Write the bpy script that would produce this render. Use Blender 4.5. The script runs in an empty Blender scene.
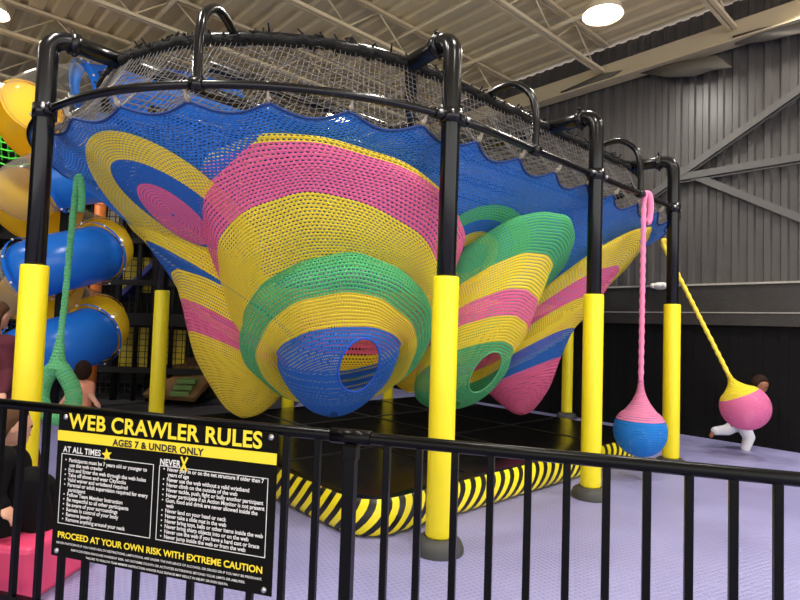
import bpy, bmesh, math, random
from mathutils import Vector, Matrix
from mathutils.bvhtree import BVHTree
random.seed(7)
scene = bpy.context.scene
COL = scene.collection
PI = math.pi
def S(r, g, b):                       # sRGB 0-255 -> linear rgba
    f = lambda c: (c/255/12.92) if c/255 <= .04045 else ((c/255+.055)/1.055)**2.4
    return (f(r), f(g), f(b), 1)

# ------------------------------------------------------------------ camera
F = 555.0; PITCH = .045; ROLL = .033; HCAM = 1.5
fw = Vector((0, math.cos(PITCH), math.sin(PITCH))); u0 = Vector((0, -math.sin(PITCH), math.cos(PITCH))); r0 = Vector((1, 0, 0))
RT = math.cos(ROLL)*r0 + math.sin(ROLL)*u0
UP = -math.sin(ROLL)*r0 + math.cos(ROLL)*u0
EYE = Vector((0, 0, HCAM))
cam = bpy.data.cameras.new('camera'); camo = bpy.data.objects.new('camera', cam); COL.objects.link(camo)
cam.sensor_width = 36; cam.lens = F/800*36; cam.clip_start = .05; cam.clip_end = 200
m = Matrix((RT, UP, -fw)).transposed().to_4x4(); m.translation = EYE
camo.matrix_world = m; scene.camera = camo
def ray(x, y): return fw + RT*((x-400)/F) + UP*((300-y)/F)
def at(x, y, Y): d = ray(x, y); return EYE + d*(Y/d.y)
def at_h(x, y, h): d = ray(x, y); return EYE + d*((h-HCAM)/d.z)
def proj(P):
    v = P-EYE; z = v.dot(fw); return 400+F*v.dot(RT)/z, 300-F*v.dot(UP)/z
# local building frame: u across, d deep
O3 = Vector((1.78, 5.10, 0)); EU = Vector((.7373, .6756, 0)); ED = Vector((-.6756, .7373, 0)); EZ = Vector((0, 0, 1))
def L(u, d, h=0): return O3 + EU*u + ED*d + EZ*h
def at_u(x, y, u):
    r = ray(x, y); k = (u-(EYE-O3).dot(EU))/r.dot(EU); return EYE + r*k

# ------------------------------------------------------------------ materials
def nn(nt, t, **kw):
    n = nt.nodes.new(t)
    for k, v in kw.items(): setattr(n, k, v)
    return n
def math_n(nt, op, a, b=None, c=None):
    n = nn(nt, 'ShaderNodeMath', operation=op)
    for i, v in enumerate((a, b, c)):
        if v is None: continue
        if isinstance(v, (int, float)): n.inputs[i].default_value = v
        else: nt.links.new(v, n.inputs[i])
    return n.outputs[0]
def mat(name, col, rough=.5, metal=0, noise=0, nscale=8, bump=0, bscale=40, spec=.5, emit=None, estr=0, coat=0):
    M_ = bpy.data.materials.new(name); M_.use_nodes = True; nt = M_.node_tree; b = nt.nodes['Principled BSDF']
    b.inputs['Base Color'].default_value = col; b.inputs['Roughness'].default_value = rough; b.inputs['Metallic'].default_value = metal
    b.inputs['Specular IOR Level'].default_value = spec; b.inputs['Coat Weight'].default_value = coat
    tc = nn(nt, 'ShaderNodeTexCoord')
    if noise:
        n = nn(nt, 'ShaderNodeTexNoise'); n.inputs['Scale'].default_value = nscale; n.inputs['Detail'].default_value = 5
        nt.links.new(tc.outputs['Object'], n.inputs['Vector'])
        mx = nn(nt, 'ShaderNodeMix', data_type='RGBA')
        mx.inputs['A'].default_value = tuple(c*(1-noise) for c in col[:3])+(1,); mx.inputs['B'].default_value = tuple(min(1, c*(1+noise)) for c in col[:3])+(1,)
        nt.links.new(n.outputs['Fac'], mx.inputs['Factor']); nt.links.new(mx.outputs['Result'], b.inputs['Base Color'])
        mr = nn(nt, 'ShaderNodeMapRange'); mr.inputs['To Min'].default_value = max(.05, rough-.1); mr.inputs['To Max'].default_value = min(1, rough+.1)
        nt.links.new(n.outputs['Fac'], mr.inputs['Value']); nt.links.new(mr.outputs['Result'], b.inputs['Roughness'])
    if bump:
        n2 = nn(nt, 'ShaderNodeTexNoise'); n2.inputs['Scale'].default_value = bscale; nt.links.new(tc.outputs['Object'], n2.inputs['Vector'])
        bp = nn(nt, 'ShaderNodeBump'); bp.inputs['Strength'].default_value = bump; bp.inputs['Distance'].default_value = .01
        nt.links.new(n2.outputs['Fac'], bp.inputs['Height']); nt.links.new(bp.outputs['Normal'], b.inputs['Normal'])
    if emit: b.inputs['Emission Color'].default_value = emit; b.inputs['Emission Strength'].default_value = estr
    return M_
def yarn(name, col, hole=.19, dark=.45):
    """crocheted yarn: rows along V, stitches along U, small holes between the stitches"""
    M_ = mat(name, col, .8, spec=.25); nt = M_.node_tree; b = nt.nodes['Principled BSDF']; out = nt.nodes['Material Output']
    uv = nn(nt, 'ShaderNodeUVMap'); sp = nn(nt, 'ShaderNodeSeparateXYZ'); nt.links.new(uv.outputs['UV'], sp.inputs[0])
    U_, V_ = sp.outputs['X'], sp.outputs['Y']
    row = math_n(nt, 'FLOOR', V_); fv = math_n(nt, 'SUBTRACT', math_n(nt, 'FRACT', V_), .5)
    fu = math_n(nt, 'SUBTRACT', math_n(nt, 'FRACT', math_n(nt, 'ADD', U_, math_n(nt, 'MULTIPLY', row, .5))), .5)
    du = math_n(nt, 'POWER', math_n(nt, 'DIVIDE', fu, .33), 2.0); dv = math_n(nt, 'POWER', math_n(nt, 'DIVIDE', fv, hole), 2.0)
    dd = math_n(nt, 'ADD', du, dv); inside = math_n(nt, 'LESS_THAN', dd, 1.0)
    # thread relief: two strands per row
    hgt = math_n(nt, 'ABSOLUTE', math_n(nt, 'COSINE', math_n(nt, 'MULTIPLY', fv, PI)))
    hgt2 = math_n(nt, 'MULTIPLY', math_n(nt, 'SUBTRACT', 1.0, hgt), math_n(nt, 'ADD', .7, math_n(nt, 'MULTIPLY', .3, math_n(nt, 'COSINE', math_n(nt, 'MULTIPLY', fu, 4*PI)))))
    bp = nn(nt, 'ShaderNodeBump'); bp.inputs['Strength'].default_value = .6; bp.inputs['Distance'].default_value = .010
    nt.links.new(hgt2, bp.inputs['Height']); nt.links.new(bp.outputs['Normal'], b.inputs['Normal'])
    nz = nn(nt, 'ShaderNodeTexNoise'); nz.inputs['Scale'].default_value = 3.0; nt.links.new(uv.outputs['UV'], nz.inputs['Vector'])
    mx = nn(nt, 'ShaderNodeMix', data_type='RGBA'); mx.inputs['A'].default_value = tuple(c*.88 for c in col[:3])+(1,); mx.inputs['B'].default_value = tuple(min(1, c*1.14) for c in col[:3])+(1,)
    nt.links.new(nz.outputs['Fac'], mx.inputs['Factor']); nt.links.new(mx.outputs['Result'], b.inputs['Base Color'])
    tr = nn(nt, 'ShaderNodeBsdfTransparent'); ms = nn(nt, 'ShaderNodeMixShader')
    tl = nn(nt, 'ShaderNodeBsdfTranslucent'); nt.links.new(mx.outputs['Result'], tl.inputs[0]); m2 = nn(nt, 'ShaderNodeMixShader'); m2.inputs[0].default_value = .14
    nt.links.new(b.outputs[0], m2.inputs[1]); nt.links.new(tl.outputs[0], m2.inputs[2])
    nt.links.new(inside, ms.inputs[0]); nt.links.new(m2.outputs[0], ms.inputs[1]); nt.links.new(tr.outputs[0], ms.inputs[2]); nt.links.new(ms.outputs[0], out.inputs['Surface'])
    return M_
def clear_plastic(name):
    M_ = bpy.data.materials.new(name); M_.use_nodes = True; nt = M_.node_tree; nt.nodes.clear()
    out = nn(nt, 'ShaderNodeOutputMaterial'); t = nn(nt, 'ShaderNodeBsdfTransparent'); t.inputs[0].default_value = (.86, .84, .78, 1)
    g = nn(nt, 'ShaderNodeBsdfPrincipled'); g.inputs['Base Color'].default_value = (.5, .48, .42, 1); g.inputs['Roughness'].default_value = .12
    lw = nn(nt, 'ShaderNodeLayerWeight'); lw.inputs['Blend'].default_value = .45
    f = math_n(nt, 'ADD', math_n(nt, 'MULTIPLY', lw.outputs['Facing'], .5), .07)
    ms = nn(nt, 'ShaderNodeMixShader'); nt.links.new(f, ms.inputs[0]); nt.links.new(t.outputs[0], ms.inputs[1]); nt.links.new(g.outputs[0], ms.inputs[2]); nt.links.new(ms.outputs[0], out.inputs[0])
    return M_
def slide_plastic(name, col):
    M_ = mat(name, col, .25, coat=.2); nt = M_.node_tree; b = nt.nodes['Principled BSDF']; out = nt.nodes['Material Output']
    tl = nn(nt, 'ShaderNodeBsdfTranslucent'); tl.inputs[0].default_value = col; ms = nn(nt, 'ShaderNodeMixShader'); ms.inputs[0].default_value = .4
    nt.links.new(b.outputs[0], ms.inputs[1]); nt.links.new(tl.outputs[0], ms.inputs[2]); nt.links.new(ms.outputs[0], out.inputs[0]); return M_
def stripes_mat():
    M_ = mat('hazard stripe vinyl', (1, 1, 0, 1), .35); nt = M_.node_tree; b = nt.nodes['Principled BSDF']
    uv = nn(nt, 'ShaderNodeUVMap'); sp = nn(nt, 'ShaderNodeSeparateXYZ'); nt.links.new(uv.outputs['UV'], sp.inputs[0])
    s = math_n(nt, 'FRACT', math_n(nt, 'ADD', math_n(nt, 'MULTIPLY', sp.outputs['X'], 7.6), math_n(nt, 'MULTIPLY', sp.outputs['Y'], 3.6)))
    k = math_n(nt, 'GREATER_THAN', s, .48)
    mx = nn(nt, 'ShaderNodeMix', data_type='RGBA'); mx.inputs['A'].default_value = S(14, 14, 14); mx.inputs['B'].default_value = S(250, 232, 30)
    nt.links.new(k, mx.inputs['Factor']); nt.links.new(mx.outputs['Result'], b.inputs['Base Color']); return M_
def floor_mat():
    M_ = mat('purple rubber floor', S(168, 162, 196), .42); nt = M_.node_tree; b = nt.nodes['Principled BSDF']
    tc = nn(nt, 'ShaderNodeTexCoord'); mp = nn(nt, 'ShaderNodeMapping'); mp.inputs['Rotation'].default_value = (0, 0, PI/4+.3); nt.links.new(tc.outputs['Object'], mp.inputs[0])
    w1 = nn(nt, 'ShaderNodeTexWave'); w1.inputs['Scale'].default_value = 9; w2 = nn(nt, 'ShaderNodeTexWave', bands_direction='Y'); w2.inputs['Scale'].default_value = 9
    nt.links.new(mp.outputs[0], w1.inputs[0]); nt.links.new(mp.outputs[0], w2.inputs[0])
    h = math_n(nt, 'MAXIMUM', w1.outputs['Fac'], w2.outputs['Fac'])
    bp = nn(nt, 'ShaderNodeBump'); bp.inputs['Strength'].default_value = .5; bp.inputs['Distance'].default_value = .006; nt.links.new(h, bp.inputs['Height']); nt.links.new(bp.outputs[0], b.inputs['Normal'])
    n = nn(nt, 'ShaderNodeTexNoise'); n.inputs['Scale'].default_value = 1.3; n.inputs['Detail'].default_value = 6; nt.links.new(tc.outputs['Object'], n.inputs[0])
    mx = nn(nt, 'ShaderNodeMix', data_type='RGBA'); mx.inputs['A'].default_value = S(116, 114, 158); mx.inputs['B'].default_value = S(166, 164, 210)
    f = math_n(nt, 'ADD', math_n(nt, 'MULTIPLY', n.outputs['Fac'], .75), math_n(nt, 'MULTIPLY', h, .3))
    nt.links.new(f, mx.inputs['Factor']); nt.links.new(mx.outputs['Result'], b.inputs['Base Color'])
    mr = nn(nt, 'ShaderNodeMapRange'); mr.inputs['To Min'].default_value = .3; mr.inputs['To Max'].default_value = .55; nt.links.new(n.outputs['Fac'], mr.inputs[0]); nt.links.new(mr.outputs[0], b.inputs['Roughness'])
    return M_
BLUE = yarn('blue crochet yarn', S(46, 108, 192)); YEL = yarn('yellow crochet yarn', S(255, 220, 66)); PINK = yarn('pink crochet yarn', S(240, 112, 156))
GRN = yarn('green crochet yarn', S(82, 176, 112)); TEAL = yarn('teal crochet yarn', S(90, 172, 180))
NETM = [BLUE, YEL, PINK, GRN, TEAL]; B_, Y_, P_, G_, T_ = range(5)
rE = mat('navy edge cord', S(20, 52, 110), .8, bump=.5, bscale=90); rB = mat('solid blue cord', S(24, 84, 190), .75, bump=.5, bscale=90); rY = mat('solid yellow cord', S(250, 222, 70), .75, bump=.5, bscale=90); rP = mat('solid pink cord', S(240, 136, 178), .75, bump=.5, bscale=90); rG = mat('solid green cord', S(84, 168, 112), .75, bump=.5, bscale=90)
M = dict(
 pipe=mat('black gloss powder coat', S(17, 17, 18), .2, noise=.2, nscale=3, spec=.35), pad=mat('yellow vinyl pad', S(255, 232, 28), .42, noise=.04, nscale=5),
 foot=mat('dark rubber foot cover', S(62, 62, 60), .6), steel=mat('zinc steel', S(190, 190, 190), .3, metal=1), net=mat('black net cord', S(108, 103, 97), .5), bind=mat('black binding cord', S(22, 21, 20), .85, bump=1, bscale=60, spec=.2),
 rope=mat('weathered tie rope', S(176, 166, 148), .8), fence=mat('black painted steel', S(5, 5, 5), .3, spec=.15), matt=mat('black vinyl mat', S(14, 13, 14), .2, noise=.15, nscale=3, spec=.4),
 seam=mat('black seam tape', S(12, 12, 12), .5), wall=mat('charcoal corrugated steel', S(78, 75, 73), .36, noise=.12, nscale=1.2), wallpad=mat('black wall curtain', S(11, 10, 11), .85, spec=.2),
 block=mat('dark painted block', S(44, 41, 38), .55, noise=.35, nscale=6, bump=.4, bscale=25), lip=mat('pale sill strip', S(150, 146, 138), .5), ceil=mat('beige roof deck', S(226, 210, 168), .55, noise=.06, nscale=2),
 joist=mat('beige painted joist', S(218, 202, 164), .5), brace=mat('charcoal brace steel', S(84, 82, 80), .4), insul=mat('grey roof insulation sheet', S(96, 91, 80), .8, noise=.1), beam=mat('beige eave purlin', S(196, 182, 150), .5, noise=.05),
 blue=slide_plastic('blue slide plastic', S(40, 132, 236)), yel=slide_plastic('yellow slide plastic', S(255, 212, 40)), clear=clear_plastic('clear slide plastic'), orange=mat('orange padded post', S(214, 120, 48), .5),
 dark=mat('black padded post', S(12, 11, 11), .6, spec=.3), dnet=mat('dark play netting', S(34, 33, 31), .8), ypanel=mat('yellow play panel', S(226, 200, 40), .5), grn=mat('lime green netting', S(70, 200, 50), .6), brown=mat('brown ramp vinyl', S(110, 80, 44), .6), gpad=mat('green step vinyl', S(96, 128, 62), .6), dblue=mat('navy soft panel', S(34, 44, 110), .5), bnet=mat('beige wall behind netting', S(150, 140, 120), .8), dfloor=mat('dark grey play floor', S(58, 56, 62), .5),
 sign=mat('black sign panel', S(13, 12, 9), .7, spec=.1), sy=mat('yellow sign print', S(252, 226, 40), .5), sw=mat('white sign print', S(236, 234, 226), .5), sk=mat('black sign print', S(24, 22, 18), .5),
 skin=mat('skin', S(214, 160, 132), .55), skin2=mat('brown skin', S(150, 98, 70), .55), hairb=mat('brown hair', S(84, 58, 38), .7, bump=.6, bscale=60, spec=.15), haird=mat('dark hair', S(44, 28, 20), .75, bump=.6, bscale=60, spec=.12),
 black_c=mat('black clothing', S(14, 13, 14), .9, spec=.2), maroon=mat('maroon clothing', S(86, 26, 40), .85), peach=mat('peach clothing', S(226, 150, 120), .85), white_c=mat('white clothing', S(225, 226, 230), .85), eye=mat('eye', S(40, 28, 22), .2), lips=mat('lips', S(178, 92, 84), .5), pinkv=mat('pink vinyl foam', S(232, 72, 118), .5, noise=.05), lamp=mat('white lamp casing', S(236, 234, 226), .4), shoe=mat('dark shoe', S(40, 38, 38), .6))
M['stripe'] = stripes_mat(); M['floor'] = floor_mat()
M['glow'] = mat('lit lamp lens', (1, 1, 1, 1), .5, emit=(1, .96, .90, 1), estr=130)

# ------------------------------------------------------------------ mesh builder
class MB:
    def __init__(s): s.v = []; s.f = []; s.mi = []; s.uv = []; s.sm = []
    def face(s, idx, mi=0, uv=None, smooth=True): s.f.append(idx); s.mi.append(mi); s.uv.append(uv); s.sm.append(smooth)
    def box(s, c, ex, ey, ez, mi=0):   # centre and three half vectors
        b = len(s.v)
        for k in range(8): s.v.append(Vector(c)+Vector(ex)*(1 if k & 1 else -1)+Vector(ey)*(1 if k & 2 else -1)+Vector(ez)*(1 if k & 4 else -1))
        for q in ((0, 2, 3, 1), (4, 5, 7, 6), (0, 1, 5, 4), (2, 6, 7, 3), (0, 4, 6, 2), (1, 3, 7, 5)): s.face([b+i for i in q], mi, None, False)
        return s
    def bar(s, a, b_, w, h=None, up=EZ, mi=0):
        a = Vector(a); b_ = Vector(b_); d = (b_-a); x = d.cross(Vector(up)); x = x.normalized() if x.length > 1e-6 else Vector((1, 0, 0)); y = x.cross(d).normalized()
        return s.box((a+b_)/2, d/2, x*w/2, y*(h or w)/2, mi)
    def tube(s, pts, r, n=12, closed=False, mi=0, caps=True, uv=None, flat=1.0):
        pts = [Vector(p) for p in pts]; N = len(pts); rs = r if isinstance(r, (list, tuple)) else [r]*N
        T = []
        for i in range(N):
            a = pts[(i-1) % N] if (closed or i > 0) else pts[i]; c = pts[(i+1) % N] if (closed or i < N-1) else pts[i]
            T.append((c-a).normalized())
        ref = EZ if abs(T[0].z) < .9 else Vector((0, 1, 0)); x = T[0].cross(ref).normalized(); fr = []
        for i in range(N):
            x = (x-T[i]*x.dot(T[i])).normalized(); fr.append((x.copy(), T[i].cross(x)))
        b = len(s.v); acc = [0]
        for i in range(1, N+1): acc.append(acc[-1]+(pts[i % N]-pts[i-1]).length)
        for i in range(N):
            for k in range(n):
                a = 2*PI*k/n; s.v.append(pts[i]+(fr[i][0]*math.cos(a)+fr[i][1]*math.sin(a)*flat)*rs[i])
        rows = N if closed else N-1
        twist = 0
        if closed:
            d = fr[-1][0]; xx = (d-T[0]*d.dot(T[0])).normalized(); ang = math.atan2(xx.dot(fr[0][1]), xx.dot(fr[0][0])); twist = round(ang/(2*PI)*n)
        us, vs = uv or (n/2., 30.)
        for i in range(rows):
            j = (i+1) % N
            for k in range(n):
                k2 = (k+1) % n; o = twist if (closed and j == 0) else 0
                s.face([b+i*n+k, b+i*n+k2, b+j*n+(k2+o) % n, b+j*n+(k+o) % n], mi, [(k/n*us, acc[i]*vs), ((k+1)/n*us, acc[i]*vs), ((k+1)/n*us, acc[i+1]*vs), (k/n*us, acc[i+1]*vs)])
        if caps and not closed: s.face([b+k for k in range(n)][::-1], mi, None, False); s.face([b+(N-1)*n+k for k in range(n)], mi, None, False)
        return s
    def lathe(s, prof, c, axis=EZ, n=32, mis=None, uv=(60, 33.), xref=None):
        axis = Vector(axis).normalized(); x = Vector(xref) if xref else (axis.cross(Vector((0, 1, 0))) if abs(axis.y) < .9 else axis.cross(Vector((1, 0, 0)))); x.normalize(); y = axis.cross(x); b = len(s.v); acc = 0
        for (r, h) in prof:
            for k in range(n): a = 2*PI*k/n; s.v.append(Vector(c)+axis*h+(x*math.cos(a)+y*math.sin(a))*max(r, 1e-4))
        for i in range(len(prof)-1):
            dl = math.hypot(prof[i+1][0]-prof[i][0], prof[i+1][1]-prof[i][1]); a2 = acc+dl
            for k in range(n):
                k2 = (k+1) % n; q = [(k/n*uv[0], acc*uv[1]), ((k+1)/n*uv[0], acc*uv[1]), ((k+1)/n*uv[0], a2*uv[1]), (k/n*uv[0], a2*uv[1])]
                s.face([b+i*n+k, b+i*n+k2, b+(i+1)*n+k2, b+(i+1)*n+k], mis[i] if mis else 0, q)
            acc = a2
        return s
    def ball(s, c, r, n=16, mi=0, sc=(1, 1, 1)):
        b = len(s.v); m_ = n//2
        for i in range(m_+1):
            t = PI*i/m_
            for k in range(n): a = 2*PI*k/n; s.v.append(Vector(c)+Vector((math.sin(t)*math.cos(a)*sc[0], math.sin(t)*math.sin(a)*sc[1], math.cos(t)*sc[2]))*r)
        for i in range(m_):
            for k in range(n): k2 = (k+1) % n; s.face([b+i*n+k, b+(i+1)*n+k, b+(i+1)*n+k2, b+i*n+k2], mi)
        return s
    def build(s, name, mats, parent=None, bevel=0):
        me = bpy.data.meshes.new(name); me.from_pydata([tuple(v) for v in s.v], [], s.f)
        for m_ in (mats if isinstance(mats, (list, tuple)) else [mats]): me.materials.append(m_)
        me.polygons.foreach_set('material_index', s.mi); me.polygons.foreach_set('use_smooth', s.sm)
        if any(u for u in s.uv):
            ul = me.uv_layers.new(name='UVMap'); li = 0; fl = []
            for f, u in zip(s.f, s.uv):
                for k in range(len(f)): fl.extend(u[k] if u else (0, 0))
            ul.data.foreach_set('uv', fl)
        me.update()
        o = bpy.data.objects.new(name, me); COL.objects.link(o)
        if parent: o.parent = parent; o.matrix_parent_inverse = Matrix.Translation(-parent.location)
        if bevel:
            bv = o.modifiers.new('bevel', 'BEVEL'); bv.width = bevel; bv.segments = 2; bv.limit_method = 'ANGLE'
        return o
def thing(name, label, cat, loc, group=None):
    o = bpy.data.objects.new(name, None); COL.objects.link(o); o.location = loc; o.empty_display_size = .1
    return tag(o, label, cat, group)
def tag(o, label, cat, group=None, kind=None):
    if label: o['label'] = label
    if cat: o['category'] = cat
    if group: o['group'] = group
    if kind: o['kind'] = kind
    return o
def sub(o, parent):   # parent of a part of a part: keep world position
    root = parent
    o.parent = parent; o.matrix_parent_inverse = Matrix.Translation(-(parent.parent.location if parent.parent else parent.location)) if False else Matrix.Identity(4)
    return o
def child(mb, name, mats, parent, root, bevel=0):
    """part of `parent`, whose thing is `root`; geometry is in world space"""
    o = mb.build(name, mats, None, bevel); o.parent = parent
    o.matrix_parent_inverse = Matrix.Translation(-root.location) if parent == root else Matrix.Identity(4)
    return o
# parts are meshes in world coordinates under an Empty: the part carries parent inverse = -root; a sub-part inherits it
def struct(mb, name, mats, bevel=0): return tag(mb.build(name, mats, None, bevel), None, None, None, 'structure')
def crv(pts, n=8, closed=False):
    """Catmull-Rom through points"""
    P = [Vector(p) for p in pts]; N = len(P); out = []
    rng = range(N if closed else N-1)
    g = lambda i: P[i % N] if closed else P[min(max(i, 0), N-1)]
    for i in rng:
        a, b, c, d = g(i-1), g(i), g(i+1), g(i+2)
        for k in range(n):
            t = k/n; out.append(.5*((2*b)+(c-a)*t+(2*a-5*b+4*c-d)*t*t+(3*b-a-3*c+d)*t**3))
    if not closed: out.append(P[-1].copy())
    return out

# ------------------------------------------------------------------ setting
mb = MB(); mb.box((0, 10, -.05), (18, 0, 0), (0, 18, 0), (0, 0, .05)); struct(mb, 'floor', M['floor'])
mb = MB(); mb.box((-6.4, 12.6, .004), (4.6, 0, 0), (0, 4.6, 0), (0, 0, .006)); struct(mb, 'floor', M['dfloor'])
UW = 4.1; D0, D1 = -7.0, 22.0
# corrugated right wall: ribs as real relief
mb = MB(); prof = []; d = D0
while d < D1:
    prof += [(d, 0), (d+.02, -.035), (d+.09, -.035), (d+.11, 0), (d+.19, 0)]; d += .2
for (dd, off) in prof: mb.v += [L(UW+.05+off, dd, 2.2), L(UW+.05+off, dd, 6.4)]
for i in range(len(prof)-1): mb.face([2*i, 2*i+2, 2*i+3, 2*i+1], 0, None, False)
struct(mb, 'wall_right', M['wall'])
mb = MB(); mb.box(L(UW+.1, (D0+D1)/2, .825), EU*.1, ED*(D1-D0)/2, EZ*.825)
for k in range(int((D1-D0)/.3)): mb.box(L(UW-.004, D0+.15+k*.3, .825), EU*.006, ED*.05, EZ*.82)
struct(mb, 'baseboard_right', M['wallpad'])
mb = MB(); mb.box(L(UW+.06, (D0+D1)/2, 1.94), EU*.13, ED*(D1-D0)/2, EZ*.29); struct(mb, 'trim_1', M['block'])
mb = MB(); mb.box(L(UW+.02, (D0+D1)/2, 2.24), EU*.12, ED*(D1-D0)/2, EZ*.014); struct(mb, 'trim_2', M['lip'])
mb = MB(); mb.box(L(UW-.06, (D0+D1)/2, 1.83), EU*.02, ED*(D1-D0)/2, EZ*.008); struct(mb, 'trim_3', M['lip'])
# back wall
mb = MB(); mb.box(L(-6, D1, 3.2), EU*10.2, ED*.1, EZ*3.2); struct(mb, 'wall_back', M['wallpad'])
mb = MB(); mb.box((-13.5, 8, 3.2), (.1, 0, 0), (0, 14, 0), (0, 0, 3.2)); struct(mb, 'wall_left', M['wallpad'])
# eave purlin and roof deck
mb = MB(); mb.box(L(UW-.12, (D0+D1)/2, 5.84), EU*.06, ED*(D1-D0)/2, EZ*.17); mb.box(L(UW-.2, (D0+D1)/2, 5.68), EU*.12, ED*(D1-D0)/2, EZ*.012); struct(mb, 'trim_4', M['beam'])
mb = MB(); prof = []; u = -16.0
while u < UW+.4:
    prof += [(u, 0), (u+.03, .05), (u+.12, .05), (u+.15, 0), (u+.30, 0)]; u += .32
for (uu, o_) in prof: mb.v += [L(uu, D0-4, 6.42+o_), L(uu, D1, 6.42+o_)]
for i in range(len(prof)-1): mb.face([2*i, 2*i+1, 2*i+3, 2*i+2], 0, None, False)
mb.box(L(-6, (D0-4+D1)/2, 6.6), EU*10.4, ED*(D1-D0+4)/2, EZ*.03)
struct(mb, 'ceiling', M['ceil'])
tn = 5
for d in (-4, -2, 0.02, 2.0, 4.0, 6.0, 8.0, 10.0, 12.0, 14.0, 17.0, 20.0):        # open-web joists
    mb = MB()
    for s_ in (-.035, .035):
        mb.bar(L(-15, d+s_, 5.88), L(3.85, d+s_, 5.88), .045, .05); mb.bar(L(-15, d+s_, 6.37), L(4.0, d+s_, 6.37), .05, .05)
    u = -15; k = 0
    while u < 3.5:
        mb.tube([L(u, d, 5.89 if k % 2 else 6.36), L(u+.6, d, 6.36 if k % 2 else 5.89)], .013, 6); u += .6; k += 1
    struct(mb, 'trim_%d' % tn, M['joist']); tn += 1
for u, h, r in ((2.6, 6.2, .035), (1.2, 6.25, .025), (-1.9, 6.2, .035), (-4.4, 6.25, .05)):
    mb = MB(); mb.tube([L(u, D0, h), L(u, D1, h)], r, 10); struct(mb, 'trim_%d' % tn, M['joist']); tn += 1
# diagonal and horizontal wall bracing
for a, b, w in (((835, 66), (640, 204), .13), ((835, 152), (668, 180), .12), ((664, 164), (835, 232), .08)):
    A = at_u(*a, UW-.08); B = at_u(*b, UW-.08); mb = MB(); mb.bar(A, B, .10, w, up=EU); mb.bar(A-EZ*w*.62-EU*.02, B-EZ*w*.62-EU*.02, .02, .03, up=EU)
    struct(mb, 'trim_%d' % tn, M['brace']); tn += 1
# torn insulation sheets under the eave
def flap(pts, label, sag=.08):
    W = [at_u(x, y, UW-.22) for x, y in pts]; mb = MB(); n = len(W); c = sum(W, Vector())/n-EU*sag-EZ*.02
    for w in W: mb.v.append(w)
    mb.v.append(c)
    for w in W: mb.v.append(w+EU*.02)
    mb.v.append(c+EU*.02)
    for i in range(n): j = (i+1) % n; mb.face([i, j, n]); mb.face([j+n+1, i+n+1, 2*n+1]); mb.face([i, i+n+1, j+n+1, j], 0, None, False)
    tag(mb.build('insulation_flap', M['insul']), label, 'insulation')
flap([(640, 73), (668, 64), (700, 58), (716, 55), (732, 67), (712, 70), (694, 76), (668, 77)], 'grey torn insulation sheet hanging below the beige eave beam, ragged middle piece')
flap([(732, 36), (760, 28), (800, 20), (800, 33), (765, 41), (735, 45)], 'grey insulation strip under the eave beam at the right edge of the picture')
flap([(560, 92), (600, 74), (622, 70), (606, 80), (580, 90), (565, 96)], 'grey insulation fold under the eave beam right of the hooped pipe', .04)

# ------------------------------------------------------------------ climbing frame
A2, RR, DC, CU = 1.565, 2.4, 2.4, -.065
def stad(t, inset=0.0):
    """t in 0..1 along the oval ring; t=0 at u=-A2 on the front straight"""
    r = RR-inset; Ls = 2*A2; La = PI*RR; tot = 2*Ls+2*La; s = (t % 1)*tot
    if s < Ls: return (CU-A2+s, DC-r)
    s -= Ls
    if s < La: a = -PI/2+s/RR; return (CU+A2+r*math.cos(a), DC+r*math.sin(a))
    s -= La
    if s < Ls: return (CU+A2-s, DC+r)
    s -= Ls; a = PI/2+s/RR; return (CU-A2+r*math.cos(a), DC+r*math.sin(a))
TOT = 4*A2+2*PI*RR
HR, HT = 2.95, 3.52
def t_near(u, d): return min(range(2000), key=lambda k: (stad(k/2000)[0]-u)**2+(stad(k/2000)[1]-d)**2)/2000
frame = thing('climbing_frame', 'black steel pipe frame with yellow padded posts ringing the crochet net', 'frame', L(0, DC))
PT = {}
posts = [('P1', -4.04, 2.12), ('P2', -1.965, .03), ('P3', 0, 0), ('P4', 1.86, .03), ('P5', 3.88, 2.55), ('P6', 1.75, 4.78), ('P7', -.25, 4.8), ('P8', -2.2, 4.70)]
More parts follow.
